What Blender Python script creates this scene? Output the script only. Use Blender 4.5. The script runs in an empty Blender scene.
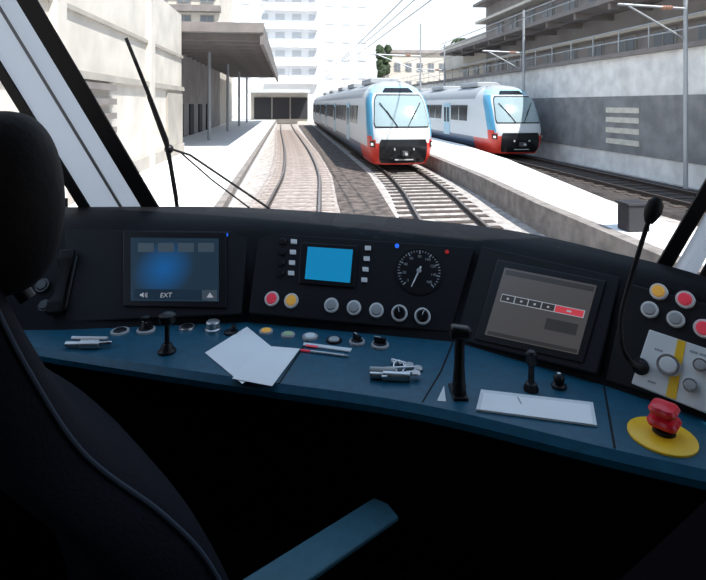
import bpy, bmesh, math, random
from mathutils import Vector, Matrix
random.seed(3)
scene=bpy.context.scene
try: scene.view_settings.view_transform='Standard'
except Exception as e: print(e)
F=520.0; CX=353.0; HY=104.0; EZ=2.9
def at(px,py,d): return Vector(((px-CX)/F*d, d, EZ-(py-HY)/F*d))
def onz(px,py,z): return at(px,py,(EZ-z)*F/(py-HY))
ZD=2.4; ZF=1.45
# ------------------------------------------------------------ materials
def mat(name,col,rough=.5,metal=0,emit=0,noise=0,scale=8,bump=0,ecol=None,col2=None,spec=None):
    m=bpy.data.materials.new(name); m.use_nodes=True; nt=m.node_tree; b=nt.nodes['Principled BSDF']
    b.inputs['Base Color'].default_value=(*col,1); b.inputs['Roughness'].default_value=rough; b.inputs['Metallic'].default_value=metal
    if spec is not None: b.inputs['Specular IOR Level'].default_value=spec
    if emit:
        b.inputs['Emission Color'].default_value=(*(ecol or col),1); b.inputs['Emission Strength'].default_value=emit
    tc=nt.nodes.new('ShaderNodeTexCoord'); n=nt.nodes.new('ShaderNodeTexNoise'); n.inputs['Scale'].default_value=scale; n.inputs['Detail'].default_value=6
    nt.links.new(tc.outputs['Object'],n.inputs['Vector'])
    amt=noise if noise else .04
    mx=nt.nodes.new('ShaderNodeMix'); mx.data_type='RGBA'
    c2=col2 or tuple(c*(1-amt) for c in col)
    mx.inputs['A'].default_value=(*col,1); mx.inputs['B'].default_value=(*c2,1)
    r=nt.nodes.new('ShaderNodeMapRange'); r.inputs['From Min'].default_value=.35; r.inputs['From Max'].default_value=.65
    nt.links.new(n.outputs['Fac'],r.inputs['Value']); nt.links.new(r.outputs['Result'],mx.inputs['Factor'])
    nt.links.new(mx.outputs['Result'],b.inputs['Base Color'])
    if bump:
        bp=nt.nodes.new('ShaderNodeBump'); bp.inputs['Strength'].default_value=bump; bp.inputs['Distance'].default_value=.02
        nt.links.new(n.outputs['Fac'],bp.inputs['Height']); nt.links.new(bp.outputs['Normal'],b.inputs['Normal'])
    return m
def glassmat(name,tint=(.97,.99,1)):
    m=bpy.data.materials.new(name); m.use_nodes=True; nt=m.node_tree; nt.nodes.clear()
    o=nt.nodes.new('ShaderNodeOutputMaterial'); t=nt.nodes.new('ShaderNodeBsdfTransparent'); g=nt.nodes.new('ShaderNodeBsdfGlossy'); mx=nt.nodes.new('ShaderNodeMixShader')
    t.inputs['Color'].default_value=(*tint,1); g.inputs['Roughness'].default_value=.02; mx.inputs[0].default_value=.02
    nt.links.new(t.outputs[0],mx.inputs[1]); nt.links.new(g.outputs[0],mx.inputs[2]); nt.links.new(mx.outputs[0],o.inputs[0]); return m
def translucent(name,col):
    m=bpy.data.materials.new(name); m.use_nodes=True; nt=m.node_tree; nt.nodes.clear()
    o=nt.nodes.new('ShaderNodeOutputMaterial'); t=nt.nodes.new('ShaderNodeBsdfTranslucent'); g=nt.nodes.new('ShaderNodeBsdfDiffuse'); mx=nt.nodes.new('ShaderNodeMixShader')
    t.inputs['Color'].default_value=(*col,1); g.inputs['Color'].default_value=(*col,1); mx.inputs[0].default_value=.35
    nt.links.new(t.outputs[0],mx.inputs[1]); nt.links.new(g.outputs[0],mx.inputs[2]); nt.links.new(mx.outputs[0],o.inputs[0]); return m
M={}
M['desk']=mat('desk_teal',(.006,.085,.145),.42,noise=.22,scale=60,bump=.03,spec=.4)
M['panel']=mat('panel_charcoal',(.007,.0075,.010),.65,noise=.2,scale=120,bump=.03,spec=.15)
M['plate']=mat('plate_dark',(.012,.0125,.016),.65,noise=.1,scale=90,spec=.2)
M['black']=mat('black_plastic',(.006,.006,.008),.4,spec=.3)
M['rubber']=mat('black_rubber',(.004,.004,.005),.6,spec=.2)
M['under']=mat('under_black',(.002,.0025,.006),.8,noise=.3,scale=5,spec=.1)
M['chrome']=mat('chrome',(.8,.8,.82),.2,1)
M['steel']=mat('steel',(.6,.6,.6),.32,.9)
M['white']=mat('white_plastic',(.85,.85,.84),.4)
M['paper']=mat('paper',(.95,.95,.94),.8)
M['ink']=mat('ink',(.35,.37,.4),.8)
M['grey']=mat('grey_plastic',(.42,.43,.44),.5)
M['dgrey']=mat('dark_grey_plastic',(.06,.065,.07),.5)
M['lgrey']=mat('light_grey_plate',(.75,.78,.79),.5)
M['red']=mat('red_plastic',(.78,.02,.04),.3)
M['redp']=mat('pink_red_cap',(.8,.06,.1),.3,emit=.2)
M['yel']=mat('yellow',(.98,.58,.02),.4)
M['org']=mat('amber_cap',(.85,.45,.08),.3,emit=.2)
M['green']=mat('green_cap',(.45,.6,.35),.3)
M['scr']=mat('screen_blue',(.01,.02,.03),.15,emit=.6,ecol=(.012,.028,.05))
M['scr_lcd']=mat('lcd_blue',(.01,.04,.08),.3,emit=1,ecol=(.003,.19,.40))
M['scr2']=mat('screen_brown',(.03,.03,.031),.25,emit=1,ecol=(.05,.047,.047))
M['scr2d']=mat('screen_dark',(.02,.02,.02),.25,emit=.6,ecol=(.035,.034,.034))
M['s_white']=mat('pixel_white',(.2,.2,.22),.3,emit=1,ecol=(.24,.26,.29))
M['s_grey']=mat('pixel_grey',(.03,.04,.05),.3,emit=1,ecol=(.03,.045,.06))
M['s_red']=mat('pixel_red',(.35,.04,.04),.3,emit=1,ecol=(.38,.03,.045))
M['led_b']=mat('led_blue',(.02,.1,.8),.3,emit=1,ecol=(.02,.12,.6))
M['led_r']=mat('led_red',(.4,.02,.02),.3,emit=.3,ecol=(.5,.03,.03))
M['seat']=mat('seat_fabric',(.005,.0055,.011),.9,noise=.4,scale=220,bump=.2,spec=.2)
M['headr']=mat('headrest_leather',(.008,.0065,.0065),.75,noise=.3,scale=90,bump=.1,spec=.2)
M['pipe']=mat('seat_piping',(.04,.055,.085),.8)
M['arm']=mat('armrest_blue',(.04,.15,.21),.55,noise=.15,scale=60)
M['head']=mat('cab_lining',(.08,.085,.095),.8)
M['pillar']=translucent('pillar_plastic_lit_through',(.62,.65,.68))  # translucency added so outside light brightens the shaded pillar
M['seam']=mat('seam_grey',(.12,.125,.13),.6)
M['darkwall']=mat('cab_lower_lining',(.003,.003,.005),.9,spec=.1)
M['floor']=mat('floor_rubber',(.004,.004,.006),.9,noise=.3,scale=30,spec=.1)
M['glass']=glassmat('clear_glass')
def glow_screen():
    m=mat('screen_glow',(.01,.02,.03),.2,emit=1,ecol=(.01,.03,.05)); nt=m.node_tree; b=nt.nodes['Principled BSDF']
    tc=nt.nodes.new('ShaderNodeTexCoord'); mp=nt.nodes.new('ShaderNodeMapping'); g=nt.nodes.new('ShaderNodeTexGradient'); g.gradient_type='SPHERICAL'
    mp.inputs['Scale'].default_value=(14,14,14); mp.inputs['Location'].default_value=(.3,0,0)
    cr=nt.nodes.new('ShaderNodeValToRGB'); cr.color_ramp.elements[0].color=(.011,.024,.040,1); cr.color_ramp.elements[1].color=(.006,.09,.28,1)
    nt.links.new(tc.outputs['Object'],mp.inputs[0]); nt.links.new(mp.outputs[0],g.inputs[0]); nt.links.new(g.outputs['Fac'],cr.inputs[0]); nt.links.new(cr.outputs[0],b.inputs['Emission Color']); return m
M['glow']=glow_screen()
# exterior
M['ground']=mat('ground_ballast',(.48,.44,.41),.95,noise=.45,scale=4,bump=.6)
M['bal_own']=mat('ballast_pinkish',(.46,.40,.37),.95,noise=.5,scale=5,bump=.8)
M['bal_mid']=mat('ballast_brown',(.15,.12,.105),.95,noise=.75,scale=3,bump=1)
M['bal_shade']=mat('ballast_wall_shade',(.06,.048,.044),.95,noise=.6,scale=3,bump=.8)  # ballast colour darkened to paint in the retaining wall's shadow
M['rail']=mat('rail_rust',(.05,.035,.03),.5,.3)
M['railtop']=mat('rail_top',(.2,.17,.16),.4,.6)
M['sleeper']=mat('sleeper_wood',(.08,.06,.05),.9,noise=.3,scale=10)
M['sleeperp']=mat('sleeper_pale',(.36,.3,.27),.9,noise=.3,scale=10)
M['plat']=mat('platform_paving',(.85,.84,.83),.9,noise=.1,scale=3)
M['curb']=mat('platform_curb',(.28,.25,.23),.9,noise=.4,scale=3)
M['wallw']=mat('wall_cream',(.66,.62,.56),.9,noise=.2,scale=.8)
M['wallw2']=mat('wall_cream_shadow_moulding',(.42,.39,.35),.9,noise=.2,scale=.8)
M['wallg']=mat('retaining_wall_light',(.82,.81,.79),.95,noise=.25,scale=1.5)
M['band']=mat('retaining_wall_grey_paint',(.27,.27,.275),.95,noise=.3,scale=1.5)
M['stripe']=mat('stripe_cream',(.66,.63,.55),.9,noise=.2,scale=3)
M['bld']=mat('facade_white',(.85,.86,.88),.9,noise=.08,scale=.3)
M['bld2']=mat('facade_cream',(.62,.57,.5),.9,noise=.15,scale=.5)
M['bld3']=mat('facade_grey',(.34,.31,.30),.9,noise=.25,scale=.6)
M['win']=mat('window_glass_grey',(.16,.18,.2),.4)
M['win_pale']=mat('window_pale',(.58,.61,.64),.5)
M['winf']=mat('window_frame_grey',(.3,.29,.28),.7)
M['conc']=mat('concrete',(.24,.215,.205),.9,noise=.25,scale=1)
M['canopy']=mat('canopy_grey',(.3,.31,.32),.8,noise=.2,scale=1)
M['dark']=mat('dark_opening',(.03,.03,.035),.8)
M['pole']=mat('galvanised_pole',(.4,.42,.44),.5,.4)
M['wire']=mat('wire_dark',(.09,.09,.1),.5,.5)
M['ins']=mat('insulator_brown',(.35,.18,.12),.4)
M['leaf']=mat('foliage',(.05,.08,.035),.9,noise=.5,scale=3)
M['bark']=mat('bark',(.15,.1,.07),.9)
M['t_white']=mat('train_white',(.56,.59,.61),.35)
M['t_hood']=mat('train_hood_pale_blue',(.32,.52,.64),.3)
M['t_blue']=mat('train_sky_blue',(.08,.32,.5),.3)
M['t_dblue']=mat('train_blue',(.06,.1,.17),.3)
M['t_red']=mat('train_red',(.6,.04,.025),.3)
M['t_grey']=mat('train_roof_grey',(.35,.37,.39),.6)
M['t_win']=mat('train_window',(.012,.013,.016),.2,spec=.3)
M['t_shield']=mat('train_windshield',(.27,.35,.37),.08,spec=.8)
M['t_under']=mat('train_underframe',(.02,.02,.024),.7)
M['lamp']=mat('headlamp',(.9,.9,.85),.2,emit=.5)
# ------------------------------------------------------------ geometry
def box(sx,sy,sz,c=(0,0,0)):
    x,y,z=sx/2,sy/2,sz/2
    v=[(-x,-y,-z),(x,-y,-z),(x,y,-z),(-x,y,-z),(-x,-y,z),(x,-y,z),(x,y,z),(-x,y,z)]
    return [Vector(a)+Vector(c) for a in v],[(0,3,2,1),(4,5,6,7),(0,1,5,4),(1,2,6,5),(2,3,7,6),(3,0,4,7)]
def lathe(prof,n=24,lobes=0,amp=0):
    v=[];f=[]
    for r,z in prof:
        for i in range(n):
            a=2*math.pi*i/n; q=r*(1+amp*math.cos(lobes*a)); v.append(Vector((q*math.cos(a),q*math.sin(a),z)))
    for j in range(len(prof)-1):
        for i in range(n):
            k=(i+1)%n; f.append((j*n+i,j*n+k,(j+1)*n+k,(j+1)*n+i))
    f.append(tuple(range(n))[::-1]); f.append(tuple((len(prof)-1)*n+i for i in range(n)))
    return v,f
def cyl(r,h,n=24,r2=None,z0=0): return lathe([(r,z0),(r if r2 is None else r2,z0+h)],n)
def tube(pts,rad,n=10,closed=False):
    pts=[Vector(p) for p in pts]; N=len(pts)
    if not hasattr(rad,'__len__'): rad=[rad]*N
    v=[];f=[]; up=None
    for i,p in enumerate(pts):
        if closed: t=(pts[(i+1)%N]-pts[i-1]).normalized()
        else: t=(pts[min(i+1,N-1)]-pts[max(i-1,0)]).normalized()
        if up is None:
            up=Vector((0,0,1)) if abs(t.z)<.9 else Vector((1,0,0))
        a=t.cross(up).normalized(); b=a.cross(t).normalized(); up=b
        for k in range(n):
            th=2*math.pi*k/n; v.append(p+(a*math.cos(th)+b*math.sin(th))*rad[i])
    for i in range(N if closed else N-1):
        j=(i+1)%N
        for k in range(n):
            l=(k+1)%n; f.append((i*n+k,i*n+l,j*n+l,j*n+k))
    if not closed:
        f.append(tuple(range(n))[::-1]); f.append(tuple((N-1)*n+k for k in range(n)))
    return v,f
def sphere(rx,ry,rz,n=20,m=12,c=(0,0,0),pw=1.0):
    v=[];f=[]; c=Vector(c)
    def s(x): return math.copysign(abs(x)**pw,x)
    for j in range(1,m):
        p=math.pi*j/m-math.pi/2
        for i in range(n):
            a=2*math.pi*i/n; v.append(c+Vector((rx*s(math.cos(p))*s(math.cos(a)),ry*s(math.cos(p))*s(math.sin(a)),rz*s(math.sin(p)))))
    for j in range(m-2):
        for i in range(n):
            k=(i+1)%n; f.append((j*n+i,j*n+k,(j+1)*n+k,(j+1)*n+i))
    v.append(c+Vector((0,0,-rz))); v.append(c+Vector((0,0,rz))); a=len(v)-2
    for i in range(n):
        k=(i+1)%n; f.append((a,k,i)); f.append((a+1,(m-2)*n+i,(m-2)*n+k))
    return v,f
def prism(pts,off):
    pts=[Vector(p) for p in pts]; n=len(pts); off=Vector(off)
    v=pts+[p+off for p in pts]; f=[tuple(range(n))[::-1],tuple(range(n,2*n))]
    for i in range(n):
        k=(i+1)%n; f.append((i,k,n+k,n+i))
    return v,f
def loft(rings,closed=True,caps=True):
    v=[p for r in rings for p in r]; n=len(rings[0]); f=[]
    for j in range(len(rings)-1):
        for i in range(n if closed else n-1):
            k=(i+1)%n; f.append((j*n+i,j*n+k,(j+1)*n+k,(j+1)*n+i))
    if caps and closed:
        f.append(tuple(range(n))[::-1]); f.append(tuple((len(rings)-1)*n+i for i in range(n)))
    return v,f
class Geo:
    def __init__(s): s.v=[];s.f=[];s.m=[];s.mats=[]
    def add(s,vf,mk,T=None):
        o=len(s.v); v,f=vf
        if mk not in s.mats: s.mats.append(mk)
        mi=s.mats.index(mk)
        for p in v: s.v.append((T@Vector(p)) if T is not None else Vector(p))
        for q in f: s.f.append(tuple(i+o for i in q)); s.m.append(mi)
        return s
WL={}
def link(o): scene.collection.objects.link(o)
def setp(o,parent):
    if parent is not None:
        o.parent=parent; o.matrix_parent_inverse=Matrix.Translation(-WL[parent.name])
def deco(o,label,cat,kind,group):
    if label:o['label']=label
    if cat:o['category']=cat
    if kind:o['kind']=kind
    if group:o['group']=group
def empty(name,loc,label=None,cat=None,parent=None,kind=None,group=None):
    o=bpy.data.objects.new(name,None); o.empty_display_size=.05; link(o); o.location=loc; WL[o.name]=Vector(loc); setp(o,parent); deco(o,label,cat,kind,group); return o
def make(name,geo,mk=None,parent=None,T=None,smooth=True,bevel=0,label=None,cat=None,kind=None,group=None,seg=2,origin=None):
    if not isinstance(geo,Geo): geo=Geo().add(geo,mk)
    vs=[(T@p) if T is not None else p for p in geo.v]
    lo=Vector([min(p[i] for p in vs) for i in range(3)]); hi=Vector([max(p[i] for p in vs) for i in range(3)])
    c=(lo+hi)/2 if origin is None else Vector(origin)
    me=bpy.data.meshes.new(name); me.from_pydata([p-c for p in vs],[],geo.f)
    for k in geo.mats: me.materials.append(M[k])
    me.polygons.foreach_set('material_index',geo.m)
    bm=bmesh.new(); bm.from_mesh(me); bmesh.ops.recalc_face_normals(bm,faces=bm.faces); bm.to_mesh(me); bm.free()
    if smooth:
        me.polygons.foreach_set('use_smooth',[True]*len(me.polygons)); me.set_sharp_from_angle(angle=math.radians(38))
    me.update()
    o=bpy.data.objects.new(name,me); link(o); o.location=c; WL[o.name]=c.copy(); setp(o,parent); deco(o,label,cat,kind,group)
    if bevel:
        b=o.modifiers.new('bevel','BEVEL'); b.width=bevel; b.segments=seg; b.limit_method='ANGLE'
    return o
def copyobj(o,delta,parent=None):
    n=o.copy(); link(n); n.location=o.location+Vector(delta); WL[n.name]=WL[o.name]+Vector(delta)
    if parent is not None: setp(n,parent)
    return n
def textgeo(s,size,T,geo,mk,align='CENTER'):
    cu=bpy.data.curves.new('t','FONT'); cu.body=s; cu.size=size; cu.align_x=align; cu.align_y='CENTER'; cu.resolution_u=3
    ob=bpy.data.objects.new('t',cu); link(ob); bpy.context.view_layer.update()
    me=bpy.data.meshes.new_from_object(ob.evaluated_get(bpy.context.evaluated_depsgraph_get()))
    geo.add(([v.co.copy() for v in me.vertices],[tuple(p.vertices) for p in me.polygons]),mk,T)
    bpy.data.objects.remove(ob); bpy.data.curves.remove(cu); bpy.data.meshes.remove(me)
class Plane:
    def __init__(s,TL,TR,BL,BR):
        s.o=(TL+TR+BL+BR)/4; x=((TR+BR)-(TL+BL)).normalized(); y=((TL+TR)-(BL+BR)); y=(y-x*y.dot(x)).normalized()
        s.x=x;s.y=y;s.n=x.cross(y)
        if s.n.y>0 and abs(s.n.z)<.9: s.n=-s.n
    def pt(s,px,py,off=0):
        d=at(px,py,1)-Vector((0,0,EZ)); o=Vector((0,0,EZ)); q=s.o+s.n*off
        t=(q-o).dot(s.n)/d.dot(s.n); return o+d*t
    def T(s,px,py,off=0,ang=0):
        p=s.pt(px,py,off); R=Matrix((s.x,s.y,s.n)).transposed().to_4x4(); return Matrix.Translation(p)@R@Matrix.Rotation(ang,4,'Z')
    def r(s,px,py,rp): return rp*s.pt(px,py).y/F
    def slab(s,pts,o0,o1):
        return prism([s.pt(a,b,o0) for a,b in pts],s.n*(o1-o0))
# ------------------------------------------------------------ console stations
A=[(-30,334),(55,350),(235,377),(415,403),(613,449),(745,478)]
B=[(-20,330),(62,330),(248,322),(455,342),(603,385),(745,432)]
C=[(10,229),(62,230),(256,232),(480,250),(628,283),(745,314)]
E=[(35,207),(70,207),(255,208),(480,226),(632,257),(745,288)]
zC=[.32,.32,.32,.345,.345,.345]; zE=[.29,.29,.29,.31,.31,.31]
Aw=[onz(x,y,ZD) for x,y in A]; Bw=[onz(x,y,ZD) for x,y in B]
Cw=[onz(x,y,EZ-h) for (x,y),h in zip(C,zC)]; Ew=[onz(x,y,EZ-h) for (x,y),h in zip(E,zE)]
def cr(P,t):
    n=len(P)-1; i=min(int(t),n-1); u=t-i
    p0=P[i-1] if i>0 else P[0]*2-P[1]; p1=P[i];p2=P[i+1]; p3=P[i+2] if i+2<=n else P[n]*2-P[n-1]
    return .5*((2*p1)+(p2-p0)*u+(2*p0-5*p1+4*p2-p3)*u*u+(3*p1-3*p2+p3-p0)*u**3)
def li(P,t):
    n=len(P)-1; i=min(int(t),n-1); u=t-i; return P[i].lerp(P[i+1],u)
O=Vector((.2,.98,0)); Zv=Vector((0,0,1))
console=empty('driver_console',(0,1.25,ZF),'curved dark train driver desk with teal top, screens, gauges and buttons','control desk')
ups=[];dks=[];lows=[]
for i in range(81):
    t=i/80*5
    a=cr(Aw,t);b=li(Bw,t);c=li(Cw,t);e=cr(Ew,t)
    ups.append([b-Zv*.03,b,c,c+(e-c)*.25+Zv*.012,c+(e-c)*.6+Zv*.008,e,e+O*.03-Zv*.02,e+O*.03-Zv*.3,b+O*.06-Zv*.3])
    dks.append([b+O*.03,a+O*.012,a,a-O*.012-Zv*.010,a-O*.013-Zv*.020,a-Zv*.03,b+O*.03-Zv*.03])
    kf=a+O*.07
    lows.append([Vector((kf.x,kf.y,ZD-.03)),b+O*.25-Zv*.1,Vector((b.x,b.y,ZF))+O*.25,Vector((kf.x,kf.y,ZF))+O*.12])
make('console_body',loft(ups),'panel',console)
make('desktop',loft(dks),'desk',console)
make('knee_panel',loft(lows),'under',console)
def pl(i): return Plane(Cw[i],Cw[i+1],Bw[i],Bw[i+1])
PL=pl(1);PC=pl(2);PR=pl(3);PF=pl(4)
DK=Plane(Vector((-1,2,ZD)),Vector((1,2,ZD)),Vector((-1,0,ZD)),Vector((1,0,ZD)))
OFF=.010
def plate(P,pts,name='instrument_plate',mk='plate',o1=OFF,label=None,bv=.003):
    return make(name,P.slab(pts,-.02,o1),mk,console,smooth=False,bevel=bv,label=label)
plate(PL,[(70,234),(250,236),(243,318),(70,326)])
plate(PC,[(262,237),(474,252),(450,336),(252,317)])
plate(PR,[(486,252),(624,284),(600,380),(460,345)],name='display_housing')
plate(PF,[(632,288),(740,316),(740,424),(610,384)])
for p in ([(440,372),(452,343),(453.5,343),(442,372)],[(440,372),(442,372),(423,403),(421.5,403)],[(603,387),(605,387),(616,449),(613.5,449)],[(309,338),(310.5,338),(280,384),(278,384)]):
    make('desk_seam',DK.slab(p,-.001,.0006),'rubber',console,smooth=False)
# ---- left display
d=make('display_unit',PL.slab([(124,232),(227,233),(227,309),(124,307)],OFF-.002,OFF+.005),'black',console,smooth=False,bevel=.002)
g=Geo(); o=OFF+.006
g.add(PL.slab([(131,238),(219,239),(219,302),(131,301)],OFF+.003,o),'glow')
for x in (138,158,178,198): g.add(PL.slab([(x,243),(x+16,243.2),(x+16,252),(x,252)],o,o+.0006),'s_grey')
g.add(PL.slab([(134,289),(216,290),(216,300),(134,299)],o,o+.0004),'scr')
g.add(PL.slab([(202,290),(217,290),(217,301),(202,300)],o+.0004,o+.0008),'s_grey')
g.add(PL.slab([(206.5,297.5),(210,292.5),(213.5,297.5)],o+.001,o+.0014),'s_white')
g.add(PL.slab([(140,294),(141.5,294),(143.5,292.3),(143.5,297.7),(141.5,296),(140,296)],o+.001,o+.0014),'s_white')
g.add(PL.slab([(145,293.3),(145.6,293.3),(145.6,297),(145,297)],o+.001,o+.0014),'s_white')
g.add(PL.slab([(146.6,292.6),(147.2,292.6),(147.2,297.7),(146.6,297.7)],o+.001,o+.0014),'s_white')
textgeo('EXT',PL.r(165,295,6.4),PL.T(166,295.3,o+.0012,ang=.02),g,'s_white')
make('screen',g,parent=d,smooth=False,label='dark blue touch screen with tabs and EXT key')
make('indicator_light',PL.slab([(219,233),(228,233.3),(228,236.5),(219,236.3)],OFF,OFF+.002),'led_b',console,smooth=False)
# ---- buttons
def button(P,px,py,r,cap,ring='white',h=.006,base=OFF,name='push_button',mark=None):
    R=P.r(px,py,r); T=P.T(px,py,base)
    b=make(name,lathe([(R,-.003),(R,h*.6),(R*.94,h),(R*.74,h),(R*.72,h*.5)],28),ring,console,T=T)
    g=Geo().add(lathe([(R*.7,0),(R*.7,h*1.1),(R*.6,h*1.5),(R*.2,h*1.6)],24),cap)
    make('button_cap',g,parent=b,T=T); return b
def rotary(P,px,py,r,ang=0,base=OFF,ring='white'):
    R=P.r(px,py,r); T=P.T(px,py,base,ang)
    b=make('rotary_switch',lathe([(R,-.003),(R,.004),(R*.9,.006),(R*.8,.006),(R*.78,.003)],28),ring,console,T=T)
    g=Geo().add(lathe([(R*.72,0),(R*.7,.007),(R*.6,.008)],24),'black').add(box(R*.34,R*1.3,.012,(0,0,.012)),'black').add(box(R*.08,R*.7,.001,(0,R*.28,.0185)),'white')
    make('switch_knob',g,parent=b,T=T,smooth=False); return b
button(PC,272,299,7.2,'redp'); button(PC,291.5,301,7.2,'org')
for x,y in ((331.5,305.5),(354,308),(376.5,310.5)): button(PC,x,y,7.2,'grey',ring='white')
rotary(PC,399.5,313.5,8,.3,ring='white'); rotary(PC,422.5,316.5,8,-.4,ring='white')
def sq(P,x,y,mk,s=3.0,name='key_button'):
    make(name,P.slab([(x-s,y-s*.8),(x+s,y-s*.7),(x+s,y+s*.8),(x-s,y+s*.7)],OFF,OFF+.004),mk,console,smooth=False,bevel=.0008)
for k in range(4):
    sq(PC,294-k*.9,242+k*10.5,'white'); sq(PC,368-k*1.2,248.5+k*10.6,'white')
    T=PC.T(283-k*.9,242+k*10.5,OFF); R=PC.r(282,250,3.6)
    make('round_key',lathe([(R,-.001),(R,.003),(R*.8,.005)],16),'black',console,T=T)
d=make('display_unit',PC.slab([(301,243),(359,246.5),(355,289),(299,284)],OFF-.002,OFF+.004),'black',console,smooth=False,bevel=.002)
make('screen',PC.slab([(308,247),(353,250),(350,283),(305,279)],OFF+.003,OFF+.0055),'scr_lcd',d,smooth=False,label='small plain bright blue screen')
make('indicator_light',cyl(PC.r(397,246,2.2),.002,14),'led_b',console,T=PC.T(397,246,OFF))
make('indicator_light',cyl(PC.r(452,253,2.0),.002,14),'led_r',console,T=PC.T(447,252,OFF))
# gauge
T=PC.T(419,271,OFF); R=PC.r(420,272,23.5)
gd=make('speed_gauge',lathe([(R,-.002),(R,.0025),(R*.96,.003),(R*.95,.001)],40),'plate',console,T=T,label='round black dial with white ticks and needle')
g=Geo().add(lathe([(R*.94,0),(R*.93,.0012)],40),'black')
for k in range(33):
    a=math.radians(225-k*270/32); L=R*(.16 if k%4==0 else .09); rr=R*.9-L/2
    g.add(box(L,R*(.05 if k%4==0 else .032),.0004,(0,0,0)),'grey',Matrix.Rotation(a,4,'Z')@Matrix.Translation((rr,0,.0015)))
for k in range(9):
    a=math.radians(225-k*270/8)
    textgeo(str(k*20),R*.16,Matrix.Translation((R*.62*math.cos(a),R*.62*math.sin(a),.0016)),g,'grey')
make('gauge_dial',g,parent=gd,T=T,smooth=False)
Tn=T@Matrix.Rotation(math.radians(248),4,'Z')
make('gauge_needle',Geo().add(prism([(-.2*R,-.04*R,.0025),(.75*R,-.018*R,.0025),(.75*R,.018*R,.0025),(-.2*R,.04*R,.0025)],(0,0,.0008)),'white').add(cyl(R*.1,.003,16,z0=.0015),'grey'),parent=gd,T=Tn)
# ---- right display
SC=[(505,268),(597,286),(578,355),(485,335)]
d=make('display_unit',PR.slab([(498,260),(607,282),(584,364),(475,340)],OFF-.002,OFF+.003),'black',console,smooth=False,bevel=.002)
g=Geo(); o=OFF+.0045
g.add(PR.slab(SC,OFF+.002,o),'scr2')
def rq(u0,v0,u1,v1):
    TLp,TRp,BRp,BLp=[Vector(p) for p in SC]
    def q(u,v): return tuple((TLp.lerp(TRp,u)).lerp(BLp.lerp(BRp,u),v))
    return [q(u0,v0),q(u1,v0),q(u1,v1),q(u0,v1)]
g.add(PR.slab(rq(.02,.02,.98,.09),o,o+.0004),'scr2d')
g.add(PR.slab(rq(.05,.37,.95,.48),o,o+.0003),'s_white')
for k in range(5):
    u=.056+k*.145; w_=.14 if k<4 else .31
    g.add(PR.slab(rq(u,.38,u+w_-.006,.47),o+.0003,o+.0008),'s_red' if k==4 else 'scr2d')
    g.add(PR.slab(rq(u+w_*.40,.412,u+w_*.56,.438),o+.0008,o+.0012),'s_white')
g.add(PR.slab(rq(.58,.58,.92,.74),o,o+.0005),'scr2d')
g.add(PR.slab(rq(.02,.93,.98,.98),o,o+.0005),'scr2d')
make('screen',g,parent=d,smooth=False,label='brownish grey screen with a row of boxes, one red')
# ---- far side panel
button(PF,659,292,8,'org'); button(PF,685.5,300,8.5,'redp'); button(PF,650,310,8,'grey'); button(PF,676,319.5,8,'grey'); button(PF,704,329,9,'redp')
sp=make('switch_plate',PF.slab([(650,330),(722,354),(722,420),(632,384)],OFF-.002,OFF+.004),'lgrey',console,smooth=False,bevel=.002)
make('plate_stripe',PF.slab([(678,339.5),(686,342),(676,400),(666,396)],OFF+.003,OFF+.0048),'yel',sp,smooth=False)
for x,y,r,k in ((669,366,11,'lgrey'),(701,366,7,'grey'),(691,386,7,'grey')):
    button(PF,x,y,r,k,ring='chrome',base=OFF+.004,name='key_switch')
for x,y in ((655,348),(690,350),(700,353),(648,380)): make('plate_marking',PF.slab([(x,y),(x+8,y+2.5),(x+7.6,y+4.5),(x-.4,y+2)],OFF+.0035,OFF+.0046),'ink',sp,smooth=False)
# ---- emergency stop
T=DK.T(662,437,0)
e=make('emergency_stop',lathe([(.0465,-.001),(.0465,.003),(.044,.0045)],40),'yel',console,T=T,label='red mushroom emergency stop on a yellow disc')
T2=DK.T(664,435,0)
make('stop_stem',lathe([(.016,.004),(.015,.010),(.011,.012),(.011,.020)],24),'black',e,T=T2)
make('stop_knob',lathe([(.012,.014),(.0215,.017),(.023,.022),(.020,.027),(.013,.029),(.013,.033),(.019,.035),(.021,.040),(.018,.045),(.008,.047)],48,lobes=4,amp=.10),'red',e,T=T2)
# ---- desktop switches
def dbtn(x,y,r,cap,ring='grey',h=.004): return button(DK,x,y,r,cap,ring,h,base=0)
dbtn(120,332,9,'black','grey'); dbtn(187,328,8,'black','steel'); dbtn(266,332,7,'org','grey'); dbtn(288,335.5,7,'green','grey'); dbtn(310,337.5,8,'lgrey','grey'); dbtn(334,341,8,'grey','black')
rotary(DK,357,343,8,.6,base=0,ring='grey'); rotary(DK,380,346,9,1.2,base=0,ring='grey'); rotary(DK,146,331,9,1.,base=0,ring='grey')
def stick(x,y,h,r,headw,name='control_lever',lean=(0,0)):
    T=DK.T(x,y,0)
    b=make(name,lathe([(r*2.2,-.001),(r*2.2,.004),(r*1.6,.008),(r*1.3,.016),(r,.018)],24),'black',console,T=T)
    l=Vector((lean[0],lean[1],0))
    make('lever_shaft',tube([(0,0,.012),l*.5+Vector((0,0,h*.5)),l+Vector((0,0,h*.8))],r*.62,12),'black',b,T=T)
    make('lever_grip',lathe([(headw*.55,0),(headw*.9,h*.06),(headw,h*.15),(headw*.95,h*.25),(headw*.6,h*.3),(headw*.2,h*.31)],20),'black',b,T=T@Matrix.Translation(l+Vector((0,0,h*.7)))); return b
stick(167,352,.078,.008,.017,lean=(0,.002)); stick(146,330,.032,.008,.011)
make('cylinder_lock',lathe([(.018,-.001),(.018,.004),(.015,.006),(.015,.018),(.013,.02),(.006,.0205)],24),'steel',console,T=DK.T(213,330,0))
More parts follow.
